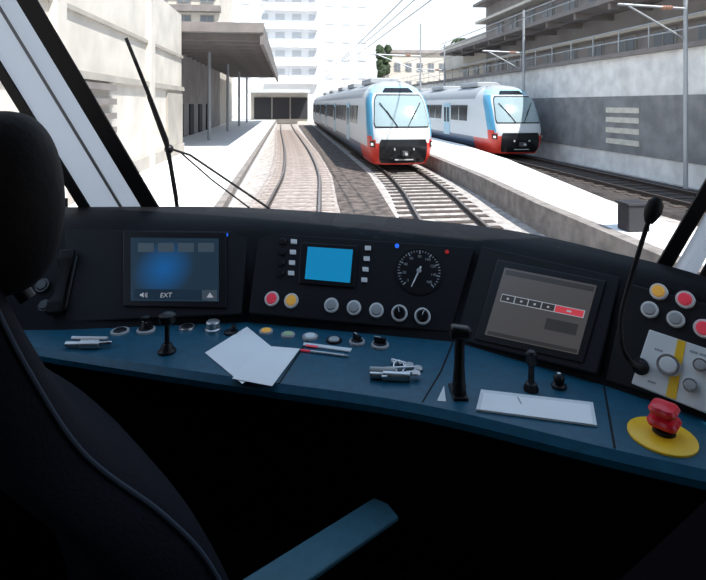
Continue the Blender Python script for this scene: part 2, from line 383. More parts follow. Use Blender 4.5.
make('toggle_switch',Geo().add(lathe([(.015,-.001),(.015,.004),(.01,.006)],20),'black').add(tube([(0,0,.004),(.008,.004,.016)],.005,10),'black'),parent=console,T=DK.T(231,333,0))
# throttle
T=DK.T(459,395,0)
b=make('throttle_lever',Geo().add(box(.026,.05,.006,(0,.006,.002)),'black').add(lathe([(.012,.003),(.012,.018),(.010,.026)],20),'black'),parent=console,T=T,label='tall black throttle lever with squared grip head',bevel=.002)
make('lever_shaft',tube([(0,0,.015),(.001,.003,.05),(.003,.008,.095)],[.0115,.009,.0085],14),'black',b,T=T)
Tg=T@Matrix.Translation((.004,.009,.104))@Matrix.Rotation(.12,4,'Y')
make('lever_grip',box(.036,.022,.022),'black',b,T=Tg,bevel=.006,seg=3)
make('lever_scale',DK.slab([(437,401),(444,386),(446,402)],0,.0008),'lgrey',console,smooth=False)
T=DK.T(531,390,0)
b=make('selector_lever',lathe([(.013,-.001),(.013,.004),(.010,.012),(.006,.014)],20),'black',console,T=T)
make('lever_shaft',tube([(0,0,.01),(.002,.004,.04),(.002,.004,.06)],[.0055,.005,.008],12),'black',b,T=T)
make('lever_grip',tube([(.002,.004,.040),(.002,.004,.046),(.002,.004,.062),(.002,.004,.066)],[.006,.009,.0095,.006],14),'black',b,T=T)
T=DK.T(559,387,0)
b=make('selector_knob',lathe([(.013,-.001),(.013,.004),(.009,.007)],20),'black',console,T=T)
make('knob_cap',Geo().add(sphere(.010,.010,.009,18,10,(0,0,.015)),'black').add(cyl(.003,.001,12,z0=.0238),'lgrey'),parent=b,T=T)
# handset at console end
T=PL.T(64,283,.012)@Matrix.Rotation(.1,4,'Z')
hs=make('handset_cradle',Geo().add(box(.04,.13,.012,(0,0,0)),'black'),parent=console,T=T,bevel=.004)
make('handset',loft([[Vector((x*w,y,z)) for x,z in ((-1,.006),(1,.006),(1,.006+h),(-1,.006+h))] for y,w,h in ((-.075,.016,.016),(-.05,.017,.02),(-.03,.012,.012),(.03,.012,.012),(.05,.017,.02),(.075,.016,.016))]),'rubber',hs,T=T,bevel=.004)
button(PL,43,286,7,'dgrey','dgrey',base=.004); button(PL,45,306,6,'dgrey','dgrey',base=.004)
# ------------------------------------------------------------ loose things
make('paper_sheet',DK.slab([(205,353),(247,327),(285,358),(242,384)],.0008,.0016),'paper',smooth=False,label='white folded paper sheet lying on the teal desk',cat='paper')
make('paper_sheet',DK.slab([(262,346),(300,349),(272,386.5),(232,379)],.002,.003),'paper',smooth=False,label='white paper sheet overlapping another sheet',cat='paper')
g=Geo().add(DK.slab([(304,343.5),(352,349.5),(350,352.5),(303,346)],.0005,.003),'lgrey').add(DK.slab([(306,344.6),(318,346),(317,347.6),(305,346)],.003,.0034),'redp')
make('ruler',g,smooth=False,label='pale flat strip ruler with a red end on the desk',cat='ruler')
p0=DK.pt(301,350,.003);p1=DK.pt(349,356,.003)
g=Geo().add(tube([p0,p0.lerp(p1,.2)],.0022,10),'redp').add(tube([p0.lerp(p1,.2),p0.lerp(p1,.9)],.0022,10),'lgrey').add(tube([p0.lerp(p1,.9),p1],[.0022,.001],10),'grey')
make('pen',g,label='slim red and white pen on the desk',cat='pen')
g=Geo().add(DK.slab([(481,391),(593,404),(597,427),(476,411)],.0005,.0035),'lgrey').add(DK.slab([(484,392.8),(590,405),(593,424.6),(480,409.6)],.0035,.004),'paper')
g.add(DK.slab([(517,397),(518.2,397),(522,404),(520.8,404)],.0042,.0045),'ink')
make('printed_card',g,smooth=False,label='white printed card in a pale frame on the desk',cat='card')
def key(P0,ang,parent,L=.05,mk='steel'):
    T=Matrix.Translation(P0)@Matrix.Rotation(ang,4,'Z'); g=Geo()
    g.add(lathe([(.003,-.0018),(.008,-.0018),(.0095,0),(.008,.0018),(.003,.0018)],20),mk,Matrix.Translation((-.007,0,0))).add(tube([(0,0,0),(L,0,0)],[.0042,.0038],10),mk)
    g.add(box(.010,.009,.003,(L-.008,.005,0)),mk).add(box(.004,.006,.003,(L-.02,.004,0)),mk)
    return make('key',g,parent=parent,T=T)
kb=empty('key_bunch',DK.pt(395,372,0),'bunch of steel keys on a ring lying on the desk','keys')
kc=DK.pt(399,366,.006)
make('key_ring',tube([kc+Vector((.010*math.cos(a),.016*math.sin(a),.003*math.sin(a))) for a in [2*math.pi*k/24 for k in range(24)]],.0012,8,True),'chrome',kb)
key(DK.pt(414,368,.004),math.radians(183),kb,.055); key(DK.pt(412,373,.010),math.radians(186),kb,.06); key(DK.pt(406,364,.006),math.radians(150),kb,.03)
make('key_barrel',tube([DK.pt(370,375,.007),DK.pt(382,375.5,.007),DK.pt(383,375.5,.007),DK.pt(410,377,.007)],[.006,.006,.0085,.0085],14),'steel',kb)
make('key_tag',tube([DK.pt(370,370,.006),DK.pt(395,371,.006)],[.006,.0065],12),'grey',kb)
kb=empty('key_holder',DK.pt(90,344,0),'short steel cylindrical keys lying on the desk','keys')
make('holder_barrel',tube([DK.pt(66,344,.008),DK.pt(80,344,.008),DK.pt(81,344,.008),DK.pt(100,344,.008)],[.006,.006,.0095,.0095],14),'steel',kb)
make('holder_blade',Geo().add(tube([DK.pt(98,344,.008),DK.pt(112,343,.008)],.005,10),'chrome').add(tube([DK.pt(72,338,.007),DK.pt(108,338.5,.007)],.004,8),'steel'),parent=kb)
# microphone
T=PF.T(641,367,OFF)
mic=empty('gooseneck_microphone',PF.pt(641,367,OFF),'black gooseneck microphone rising from the desk panel','microphone')
make('microphone_base',lathe([(.014,-.002),(.014,.006),(.009,.012),(.006,.022)],20),'black',mic,T=T)
dd=PF.pt(641,367,OFF+.02)
path=[dd,at(630,361,.80),at(622,345,.80),at(621,318,.82),at(628,288,.84),at(637,258,.85),at(645,232,.86),at(649,220,.86)]
pp=[cr(path,k/60*(len(path)-1)) for k in range(61)]
make('microphone_neck',tube(pp,.0038,12),'rubber',mic)
make('microphone_head',tube([at(648.5,223,.86),at(650,218,.86),at(653,211,.86),at(656,203,.86),at(658,198,.86)],[.006,.010,.0135,.012,.006],16),'rubber',mic)
# ------------------------------------------------------------ seat
ang=math.radians(45); fw=Vector((math.cos(ang),math.sin(ang),0)); lf=Vector((-math.sin(ang),math.cos(ang),0))
seat=empty('driver_chair',(-.22,1.0,ZF),'dark navy fabric driver chair with headrest and blue armrest','chair')
def ring(c,hw,th,n=32,pw=.6):
    r=[]
    for k in range(n):
        a=2*math.pi*k/n; ca=math.cos(a);sa=math.sin(a)
        r.append(c+lf*hw*math.copysign(abs(ca)**pw,ca)+fw*th*math.copysign(abs(sa)**pw,sa))
    return r
edge=[(.205,.05,-.44,.03),(.232,.10,-.432,.045),(.3325,.17,-.392,.06),(.439,.21,-.325,.065),(.52,.235,-.225,.07),(.595,.245,-.165,.075),(.75,.25,-.10,.08),(.95,.25,-.05,.08),(1.0,.2,-.03,.05)]
rs=[];pp=[]
for z,hw,x,th in edge:
    R=Vector((x-.035,.62,EZ-z)); c=R+lf*hw; rs.append(ring(c,hw,th)); pp.append(c-lf*hw*.97+fw*th*.6)
fine=[]
for k in range(65):
    t=k/64*(len(rs)-1); fine.append([cr([r[j] for r in rs],t) for j in range(32)])
make('backrest',loft(fine),'seat',seat)
make('seat_piping',tube([cr(pp,k/60*(len(pp)-1)) for k in range(6,57)],.0032,8),'pipe',seat)
hr=[]
for k in range(33):
    t=math.pi*k/32; s=max(.02,math.sin(t))**.66; cz=.130*(1-math.cos(t)) 
    hr.append(ring(Vector((-.522,.76,EZ-.010-cz)),.145*s,.080*s,32,.9))
make('headrest',loft(hr),'headr',seat)
make('headrest_stem',tube([(-.55,.79,EZ-.22),(-.50,.80,EZ-.30)],.012,10),'black',seat)
AZ=EZ-.65
p=[onz(374,497,AZ),onz(388,503,AZ),onz(399,516,AZ)]
u=Vector((.79,.61,0)).normalized(); q0=onz(243,580,AZ);q1=onz(312,580,AZ)
pts=[p[0],p[1],p[2],q1-u*.12,q0-u*.2]
make('armrest',prism([a-Zv*.009 for a in pts],(0,0,.009)),'arm',seat,bevel=.003,seg=3,label='blue-grey padded armrest')
make('seat_cushion',box(.48,.5,.12),'seat',seat,T=Matrix.Translation((-.10,1.02,ZF+.50))@Matrix.Rotation(ang,4,'Z'),bevel=.04,seg=4)
make('armrest_bracket',tube([onz(250,600,AZ)-Zv*.009-u*.05,onz(250,600,AZ)-Zv*.3-u*.12+Vector((0,.08,0))],.018,10),'black',seat)
make('pedestal',lathe([(.22,0),(.22,.03),(.09,.06),(.07,.44)],28),'black',seat,T=Matrix.Translation((-.12,1.0,ZF)))
# ------------------------------------------------------------ cab shell
make('floor',prism([(-.95,-1.2,ZF-.06),(.98,-1.2,ZF-.06),(.98,1.3,ZF-.06),(-.95,1.75,ZF-.06)],(0,0,.06)),'floor',smooth=False,kind='structure',label='dark rubber cab floor')
make('wall_front',prism([(-.95,1.68,ZF),(.98,1.22,ZF),(.98,1.26,ZF),(-.95,1.72,ZF)],(0,0,2.43-ZF)),'darkwall',smooth=False,kind='structure',label='dark cab front bulkhead below the windshield')
make('ceiling',prism([(-.95,-1.2,3.45),(.98,-1.2,3.45),(.98,.72,3.45),(-.95,1.1,3.45)],(0,0,.06)),'head',smooth=False,kind='structure',label='grey cab ceiling lining')
def sidewall(name,x,y1,lab):
    g=Geo()
    g.add(box(.04,y1+1.2,2.60-ZF,(x,(y1-1.2)/2,(2.60+ZF)/2)),'darkwall'); g.add(box(.04,y1-.35+1.2,.12,(x,(y1-.35-1.2)/2,3.39)),'head'); g.add(box(.04,1.2,.75,(x,-.6,2.97)),'head')
    make(name,g,smooth=False,kind='structure',label=lab)
sidewall('wall_left',-.93,1.66,'dark cab side wall with window opening'); sidewall('wall_right',.96,1.2,'dark cab side wall with window opening')
make('wall_back',box(1.9,.04,2.0,(.01,-1.2,2.45)),'head',smooth=False,kind='structure',label='grey cab rear bulkhead')
def strip(name,b0,b1,t0,t1,yb,db,dt,mk,kind='structure',thick=.006,ext=1.6,label=None):
    P=[at(b0,yb,db),at(b1,yb,db),at(t1,0,dt),at(t0,0,dt)]
    P[2]=P[1]+(P[2]-P[1])*ext; P[3]=P[0]+(P[3]-P[0])*ext
    P[0]=P[0]+(P[0]-P[3])*.04; P[1]=P[1]+(P[1]-P[2])*.04
    if thick==0: return make(name,(P,[(0,1,2,3)]),mk,smooth=False,kind=kind,label=label)
    return make(name,prism(P,O*thick),mk,smooth=False,kind=kind,label=label)
strip('trim_1',141,158,16,36,207,1.46,1.2,'rubber',label='black windshield gasket')
strip('trim_2',88,141,-40,16,207,1.47,1.21,'pillar',thick=0,label='broad pale grey-white corner pillar')
strip('trim_3',78,89,-50,-39,207,1.46,1.2,'rubber',label='black side window gasket')
strip('trim_4',119,122,-7,-4,207,1.46,1.2,'seam',thick=.003,label='thin dark seam on the pillar')
strip('trim_5',655,672,812,829,268,1.02,.83,'rubber',label='black windshield gasket')
strip('trim_6',672,698,829,855,272,1.02,.835,'pillar',thick=0,label='pale corner pillar')
strip('trim_7',698,716,855,873,280,1.01,.82,'rubber',label='black side window gasket')
gl=at(158,212,1.49);gr=at(655,272,1.04);gtl=at(40,0,1.22);gtr=at(812,0,.85)
gtl=gl+(gtl-gl)*1.6;gtr=gr+(gtr-gr)*1.6
make('window_1',([gl,gr,gtr,gtl],[(0,1,2,3)]),'glass',smooth=False,kind='structure',label='clear windshield pane')
make('trim_8',prism([gtl-Zv*.06,gtr-Zv*.06,gtr+Zv*.06,gtl+Zv*.06],O*.05),'rubber',smooth=False,kind='structure',label='windshield header frame')
# wiper
wp=empty('windshield_wiper',at(178,206,1.56),'black windshield wiper resting upright outside the glass','wiper')
w0=at(178,212,1.60);w1=at(168,150,1.56);w2=at(126,38,1.42)
make('wiper_arm',tube([w0,w1,w1.lerp(w2,.5)],[.006,.006,.004],8),'rubber',wp)
make('wiper_blade',tube([at(177,200,1.58),at(166,140,1.54),at(147,90,1.48),w2],[.005,.008,.006,.005],8),'rubber',wp)
make('wiper_pivot',sphere(.014,.012,.014,14,8,at(169,149,1.55)),'black',wp)
make('wiper_rod',tube([at(168,148,1.55),at(190,155,1.57),at(270,209,1.62)],.0035,8),'rubber',wp)
make('wiper_rod',tube([at(180,152,1.55),at(212,180,1.57),at(255,212,1.60)],.0025,8),'rubber',wp)
# ------------------------------------------------------------ exterior
phi=math.atan(66/520); RT=Matrix.Rotation(phi,4,'Z')
def W(a,b,z=0): return RT@Vector((a,b,z))
def wbox(a0,a1,b0,b1,z0,z1): return [RT@p for p in box(a1-a0,b1-b0,z1-z0,((a0+a1)/2,(b0+b1)/2,(z0+z1)/2))[0]],box(1,1,1)[1]
make('ground',prism([W(-60,-5,-.6),W(60,-5,-.6),W(60,140,-.6),W(-60,140,-.6)],(0,0,.4)),'ground',smooth=False,kind='structure',label='pale ballast and earth ground')
def path_fn(tab):
    def f(b):
        if b<=tab[0][0]: return tab[0][1]
        for i in range(len(tab)-1):
            (b0,a0),(b1,a1)=tab[i],tab[i+1]
            if b<=b1:
                u=(b-b0)/(b1-b0)
                m0=0 if i==0 else (a1-tab[i-1][1])/(b1-tab[i-1][0])*(b1-b0)
                m1=0 if i+2>=len(tab) else (tab[i+2][1]-a0)/(tab[i+2][0]-b0)*(b1-b0)
                return (2*u**3-3*u*u+1)*a0+(u**3-2*u*u+u)*m0+(-2*u**3+3*u*u)*a1+(u**3-u*u)*m1
        return tab[-1][1]
    return f
def bed(f,hw,b0,b1,z=-.19):
    n=50; rings=[]
    for i in range(n+1):
        b=b0+(b1-b0)*i/n; a=f(b); rings.append([W(a-hw-.3,b,-.25),W(a-hw,b,z+.07),W(a+hw,b,z+.07),W(a+hw+.3,b,-.25)])
    return rings
def track(f,b0,b1,hw,mk,ns,label,step=.65,sb0=None,sm='sleeper'):
    root=empty('railway_track',W(f(b0),b0,-.15),label,'railway track')
    make('ballast_bed',loft(bed(f,hw,b0,b1)),mk,root,smooth=False)
    for s in (-.75,.75):
        prof=[(-.07,-.13),(.07,-.13),(.07,-.11),(.012,-.1),(.012,-.045),(.036,-.035),(.036,0),(-.036,0),(-.036,-.035),(-.012,-.045),(-.012,-.1),(-.07,-.11)]
        n=60; rings=[[W(f(b0+(b1-b0)*i/n)+s+x,b0+(b1-b0)*i/n,z+.02) for x,z in prof] for i in range(n+1)]
        g=Geo().add(loft(rings),'rail'); g.mats.append('railtop')
        for fi,q in enumerate(g.f[:-2]):
            if fi%12==6: g.m[fi]=1
        make('rail',g,parent=root,smooth=False)
    s0=None; b=sb0 if sb0 else b0+.3
    for i in range(ns):
        bb=b+i*step
        if s0 is None:
            s0=make('sleeper',wbox(f(bb)-1.2,f(bb)+1.2,bb-.13,bb+.13,-.2,-.095),sm,root,smooth=False); bp=W(f(bb),bb)
        else:
            copyobj(s0,W(f(bb),bb)-bp,root)
    return root
f0=path_fn([(4,-.3),(12,-.02),(16,.24),(22,.58),(32,.62),(46,.35),(60,.05),(95,-.3)]); f1=path_fn([(3,3.1),(8,3.55),(13,4.1),(17,4.6),(22,4.95),(28,5.0),(200,5.0)])
f2=path_fn([(3,12.4),(12,12.4),(20,12.35),(28,12.3),(200,12.3)])
track(f0,4,76,1.25,'bal_own',75,'railway track on pinkish pale ballast ahead of the cab',sb0=12.2,sm='sleeperp')
track(f1,4,80,1.5,'ground',32,'railway track with dark sleepers in front of a parked train',sb0=11.5)
track(f2,6,80,1.9,'bal_shade',34,'railway track on ballast darkened for shade beside the retaining wall',sb0=12)
make('ballast_strip',([W(1.2,4,-.13),W(2.3,4,-.11),W(2.9,14,-.11),W(3.5,22,-.11),W(3.5,75,-.11),W(1.6,75,-.13),W(1.95,32,-.13),W(1.9,22,-.13),W(1.55,16,-.13)],[(0,1,2,8),(8,2,3,7),(7,3,6),(6,3,4,5)]),'bal_mid',smooth=False,kind='structure',label='brown ballast between the tracks')
lp=[(-1.55,2),(-1.55,90),(-22,90),(-22,2)]
pf=empty('station_platform',W(-5,30,-.2),'wide sunlit pale paved platform beside the track','platform')
make('platform_deck',prism([W(a,b,-.2) for a,b in lp],(0,0,.68)),'plat',pf,smooth=False)
make('platform_edge',wbox(-1.7,-1.5,2,90,.3,.50),'curb',pf,smooth=False)
rp=[(5.95,6),(6.1,12),(6.5,17),(6.75,24),(6.8,80),(10.5,80),(10.5,30),(9.7,22),(8.7,16),(7.95,11.5),(7.5,6)]
pf2=empty('station_platform',W(8,30,-.2),'narrow pale island platform with a concrete edge between tracks','platform')
make('platform_deck',prism([W(a,b,-.2) for a,b in rp],(0,0,.66)),'plat',pf2,smooth=False)
rings=[[W(a-.05,b,-.2),W(a-.05,b,.47),W(a+.25,b,.47),W(a+.25,b,-.2)] for a,b in rp[:5]]
make('platform_edge',loft(rings),'curb',pf2,smooth=False)
# retaining wall
rw=empty('retaining_wall',W(15.2,35,-.2),'tall weathered concrete retaining wall with grey painted band','wall')
make('wall_body',wbox(14.9,15.9,4,95,-.2,5.0),'wallg',rw,smooth=False)
make('painted_band',wbox(14.86,15,4,40,.7,3.25),'band',rw,smooth=False)
make('wall_coping',wbox(14.7,16,4,95,5.0,5.2),'conc',rw,smooth=False)
for z in (2.62,2.18,1.7,1.2):
    make('painted_stripe',wbox(14.83,14.95,20.4,22.7,z-.12,z+.12),'stripe',rw,smooth=False)
for z in (5.75,6.25):
    make('railing_bar',tube([W(15,6,z),W(15,90,z)],.03,6),'pole',rw)
p0=make('railing_post',tube([W(15,8,5.2),W(15,8,6.25)],.03,6),'pole',rw)
for i in range(1,30): copyobj(p0,W(15,8+i*2)-W(15,8),rw)
def windows(parent,face,a,b,z,w,h,na,nz,da,dz,fr='winf',gl='win'):
    g=Geo()
    if face=='f':
        g.add(wbox(a-w/2,a+w/2,b-.06,b+.1,z,z+h),fr); g.add(wbox(a-w/2+.12,a+w/2-.12,b-.1,b,z+.12,z+h-.12),gl); g.add(wbox(a-.04,a+.04,b-.13,b,z+.1,z+h-.1),fr); st=W(1,0)-W(0,0)
    else:
        g.add(wbox(a-.06,a+.1,b-w/2,b+w/2,z,z+h),fr); g.add(wbox(a-.1,a,b-w/2+.12,b+w/2-.12,z+.12,z+h-.12),gl); g.add(wbox(a-.13,a,b-.04,b+.04,z+.1,z+h-.1),fr); st=W(0,1)-W(0,0)
    o=make('window',g,parent=parent,smooth=False)
    for i in range(na):
        for j in range(nz):
            if i or j: copyobj(o,st*da*i+Zv*dz*j,parent)
b=empty('station_building',W(19,35,5),'long grey multi-storey building above the retaining wall','building')
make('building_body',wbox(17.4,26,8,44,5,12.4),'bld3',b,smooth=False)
make('building_wing',wbox(17.4,26,44,56,5,9.2),'bld2',b,smooth=False)
make('roof_ledge',wbox(15.0,17.4,12,50,7.7,7.95),'conc',b,smooth=False)
make('roof_ledge',wbox(16.4,17.4,8,44,9.9,10.1),'bld2',b,smooth=False)
make('roof_ledge',wbox(16.2,17.4,8,44,11.4,11.6),'conc',b,smooth=False)
make('roof_ledge',wbox(16.9,17.4,8,56,6.5,6.65),'bld2',b,smooth=False)
windows(b,'s',17.4,14,5.4,1.5,1.0,14,1,2.7,3); windows(b,'s',17.4,14,8.4,1.5,1.3,11,1,2.7,3)
p0=make('ledge_bracket',wbox(15.2,17.4,13.9,14.1,7.4,7.7),'conc',b,smooth=False)
for i in range(1,12): copyobj(p0,W(0,3.0*i),b)
for z in (8.4,8.8): make('railing_bar',tube([W(15.1,12,z),W(15.1,50,z)],.03,6),'pole',b)
b=empty('apartment_building',W(1,92,0),'tall white apartment block with rows of pale windows','building')
make('building_body',wbox(-9,14.2,92,104,-.2,27),'bld',b,smooth=False)
windows(b,'f',-7,92,7.3,1.6,1.8,8,6,2.9,3.2,fr='win_pale',gl='win_pale')
p0=make('balcony',wbox(-3.8,5.4,91,92,6.4,6.9),'bld',b,smooth=False)
for j in range(1,6): copyobj(p0,Zv*3.2*j,b)
b=empty('low_building',W(20,84,0),'low cream building with flat roof and small windows','building')
make('building_body',wbox(16.6,28,84,94,-.2,11.3),'bld2',b,smooth=False)
make('tiled_roof',wbox(16.2,28.4,83.6,94.4,11.3,11.8),'bld3',b,smooth=False)
windows(b,'f',18,84,5.2,1.1,1.5,6,2,1.9,3)
b=empty('side_building',W(-12,62,0),'pale building with horizontal balcony bands','building')
make('building_body',wbox(-19,-7.8,62,76,-.2,21),'bld2',b,smooth=False)
p0=make('balcony',wbox(-19,-7.6,61,62,13.5,14.2),'conc',b,smooth=False); copyobj(p0,Zv*3,b)
windows(b,'f',-17,62,11.5,1.6,1.7,4,3,2.6,3)
b=empty('trackside_building',W(-8,20,0),'sunlit cream building wall beside the platform','building')
make('building_body',wbox(-12,-5.3,6,27.2,.49,7.4),'wallw',b,smooth=False)
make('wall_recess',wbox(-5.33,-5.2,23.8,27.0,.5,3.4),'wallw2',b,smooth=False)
for k in range(6):
    make('louvre_slat',wbox(-5.36,-5.1,14,16.5,1.2+k*.42,1.38+k*.42),'conc',b,smooth=False)
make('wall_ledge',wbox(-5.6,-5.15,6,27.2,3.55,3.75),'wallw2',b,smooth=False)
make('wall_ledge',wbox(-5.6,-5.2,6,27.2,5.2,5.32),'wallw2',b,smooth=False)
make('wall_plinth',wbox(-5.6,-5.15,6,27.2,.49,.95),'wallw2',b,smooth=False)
make('pilaster',wbox(-5.5,-5.1,20.5,21.1,.49,7.4),'wallw',b,smooth=False); make('pilaster',wbox(-5.5,-5.1,12.4,12.9,.49,7.4),'wallw',b,smooth=False)
c=empty('platform_canopy',W(-4,40,.48),'long grey steel platform canopy on slim posts','canopy')
make('canopy_roof',wbox(-7.4,-1.35,27.5,74,6.75,6.95),'canopy',c,smooth=False)
make('canopy_fascia',wbox(-1.4,-1.2,27.4,74,6.0,7.1),'conc',c,smooth=False)
make('canopy_fascia',wbox(-7.4,-1.2,27.3,27.5,6.6,7.1),'conc',c,smooth=False)
p0=make('canopy_beam',wbox(-7.3,-1.4,28.9,29.1,6.35,6.75),'conc',c,smooth=False)
for i in range(1,20): copyobj(p0,W(0,2.1*i),c)
p0=make('canopy_post',tube([W(-5.2,36,.48),W(-5.2,36,6.5)],.12,10),'pole',c)
for i in range(1,4): copyobj(p0,W(0,11*i),c)
b=empty('platform_shelter',W(-9,45,.49),'shaded grey building wall under the canopy with doors','building')
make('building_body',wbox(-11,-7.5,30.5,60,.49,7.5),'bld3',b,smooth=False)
p0=make('doorway',wbox(-7.55,-7.4,33,34.6,.5,2.9),'dark',b,smooth=False)
for i in range(1,5): copyobj(p0,W(0,4.2*i),b)
b=empty('station_concourse',W(-2,80,0),'low dark station concourse at the end of the tracks','building')
make('building_body',wbox(-5.5,3.2,81,84,-.2,4.6),'bld2',b,smooth=False)
make('concourse_roof',wbox(-5.8,3.4,78,84.5,4.6,5.1),'win_pale',b,smooth=False)
p0=make('doorway',wbox(-5.0,-2.4,80.8,81.1,.6,3.9),'dark',b,smooth=False)
for i in range(1,3): copyobj(p0,W(2.8*i,0),b)
def tree(a,b,z0,h,r):
    t=empty('tree',W(a,b,z0),'dark green leafy tree between buildings','tree')
    make('tree_trunk',tube([W(a,b,z0),W(a+.1,b,z0+h*.6)],[.3,.2],8),'bark',t)
    g=Geo()
    for k in range(22):
        c=W(a+random.uniform(-r,r)*.6,b+random.uniform(-r,r)*.6,z0+h*.76+random.uniform(-1,1)*h*.17)
        v,f=sphere(r*.5,r*.5,r*.5,10,7,c); v=[p+Vector([random.uniform(-.12,.12)*r for _ in range(3)]) for p in v]; g.add((v,f),'leaf')
    make('foliage',g,parent=t,smooth=False)
tree(15.3,82,-.2,12.8,1.3)
pt=empty('palm_tree',W(26.0,76,-.2),'small palm tree above the low buildings','tree')
make('palm_trunk',tube([W(26.0,76,-.2),W(26.1,76,12.6)],.2,8),'bark',pt)
g=Geo()
for k in range(12):
    a=k*math.pi/6; c=W(26.1,76,12.6); pts=[c+Vector((math.cos(a)*s*1.6,math.sin(a)*s*1.6,.7*s-1.3*s*s)) for s in (0,.35,.7,1)]
    g.add(tube(pts,[.1,.18,.14,.02],5),'leaf')
make('palm_fronds',g,parent=pt)
def pole(a,b,z0,z1,reach,za,r=.09,label='grey steel overhead line pole with bracket arm'):
    p=empty('catenary_pole',W(a,b,z0),label,'pole')
    make('pole_mast',tube([W(a,b,z0),W(a,b,z1)],[r,r*.8],12),'pole',p)
    make('bracket_arm',tube([W(a,b,za),W(a+reach,b,za+.1)],.045,8),'pole',p)
    make('bracket_arm',tube([W(a,b,za-1.1),W(a+reach*.85,b,za+.05)],.035,8),'pole',p)
    prof=[(.05,0)]+[(.09 if k%2 else .045,.05*k) for k in range(1,9)]+[(.04,.45)]
    T=Matrix.Translation(W(a+reach*.2,b,za+.02))@RT@Matrix.Rotation(math.copysign(math.pi/2,reach),4,'Y')
    make('insulator',lathe(prof,12),'ins',p,T=T)
    return p
pole(14.1,16.9,-.15,9.5,-2.6,6.3,r=.08)
pole(14.25,30,-.15,8.6,-2.6,6.0)
pole(14.25,46,-.15,8.3,-2.6,6.0)
pole(9.4,36,.46,8.6,-3.6,6.3,r=.06)
def wire(p,q,r=.02,sag=.2,n=12):
    pts=[Vector(p).lerp(Vector(q),i/n)-Zv*sag*4*(i/n)*(1-i/n) for i in range(n+1)]
    make('overhead_wire',tube(pts,r,5),'wire',label='thin dark overhead contact wire above the tracks',cat='wire',group='overhead wires')
wire(W(5.0,8,6.6),W(5.05,70,6.4),.016,.05); wire(W(5.0,8,7.9),W(5.05,70,7.2),.02,.4)
wire(W(12.1,8,6.5),W(12.3,70,6.4),.016,.05); wire(W(12.1,8,7.8),W(12.3,70,7.4),.02,.4)
wire(W(.2,40,6.3),W(.2,72,6.2),.014,.05); wire(W(7.5,10,9.6),W(6.5,70,8.2),.022,.4)
p=W(6.65,9.3,.462)
s=empty('trackside_cabinet',p,'small dark trackside equipment box on the platform','equipment box')
make('cabinet_body',box(.44,.35,.5),'t_under',s,T=Matrix.Translation(p+Zv*.25)@RT,bevel=.02); make('cabinet_lid',box(.5,.41,.05),'t_under',s,T=Matrix.Translation(p+Zv*.525)@RT,bevel=.01)
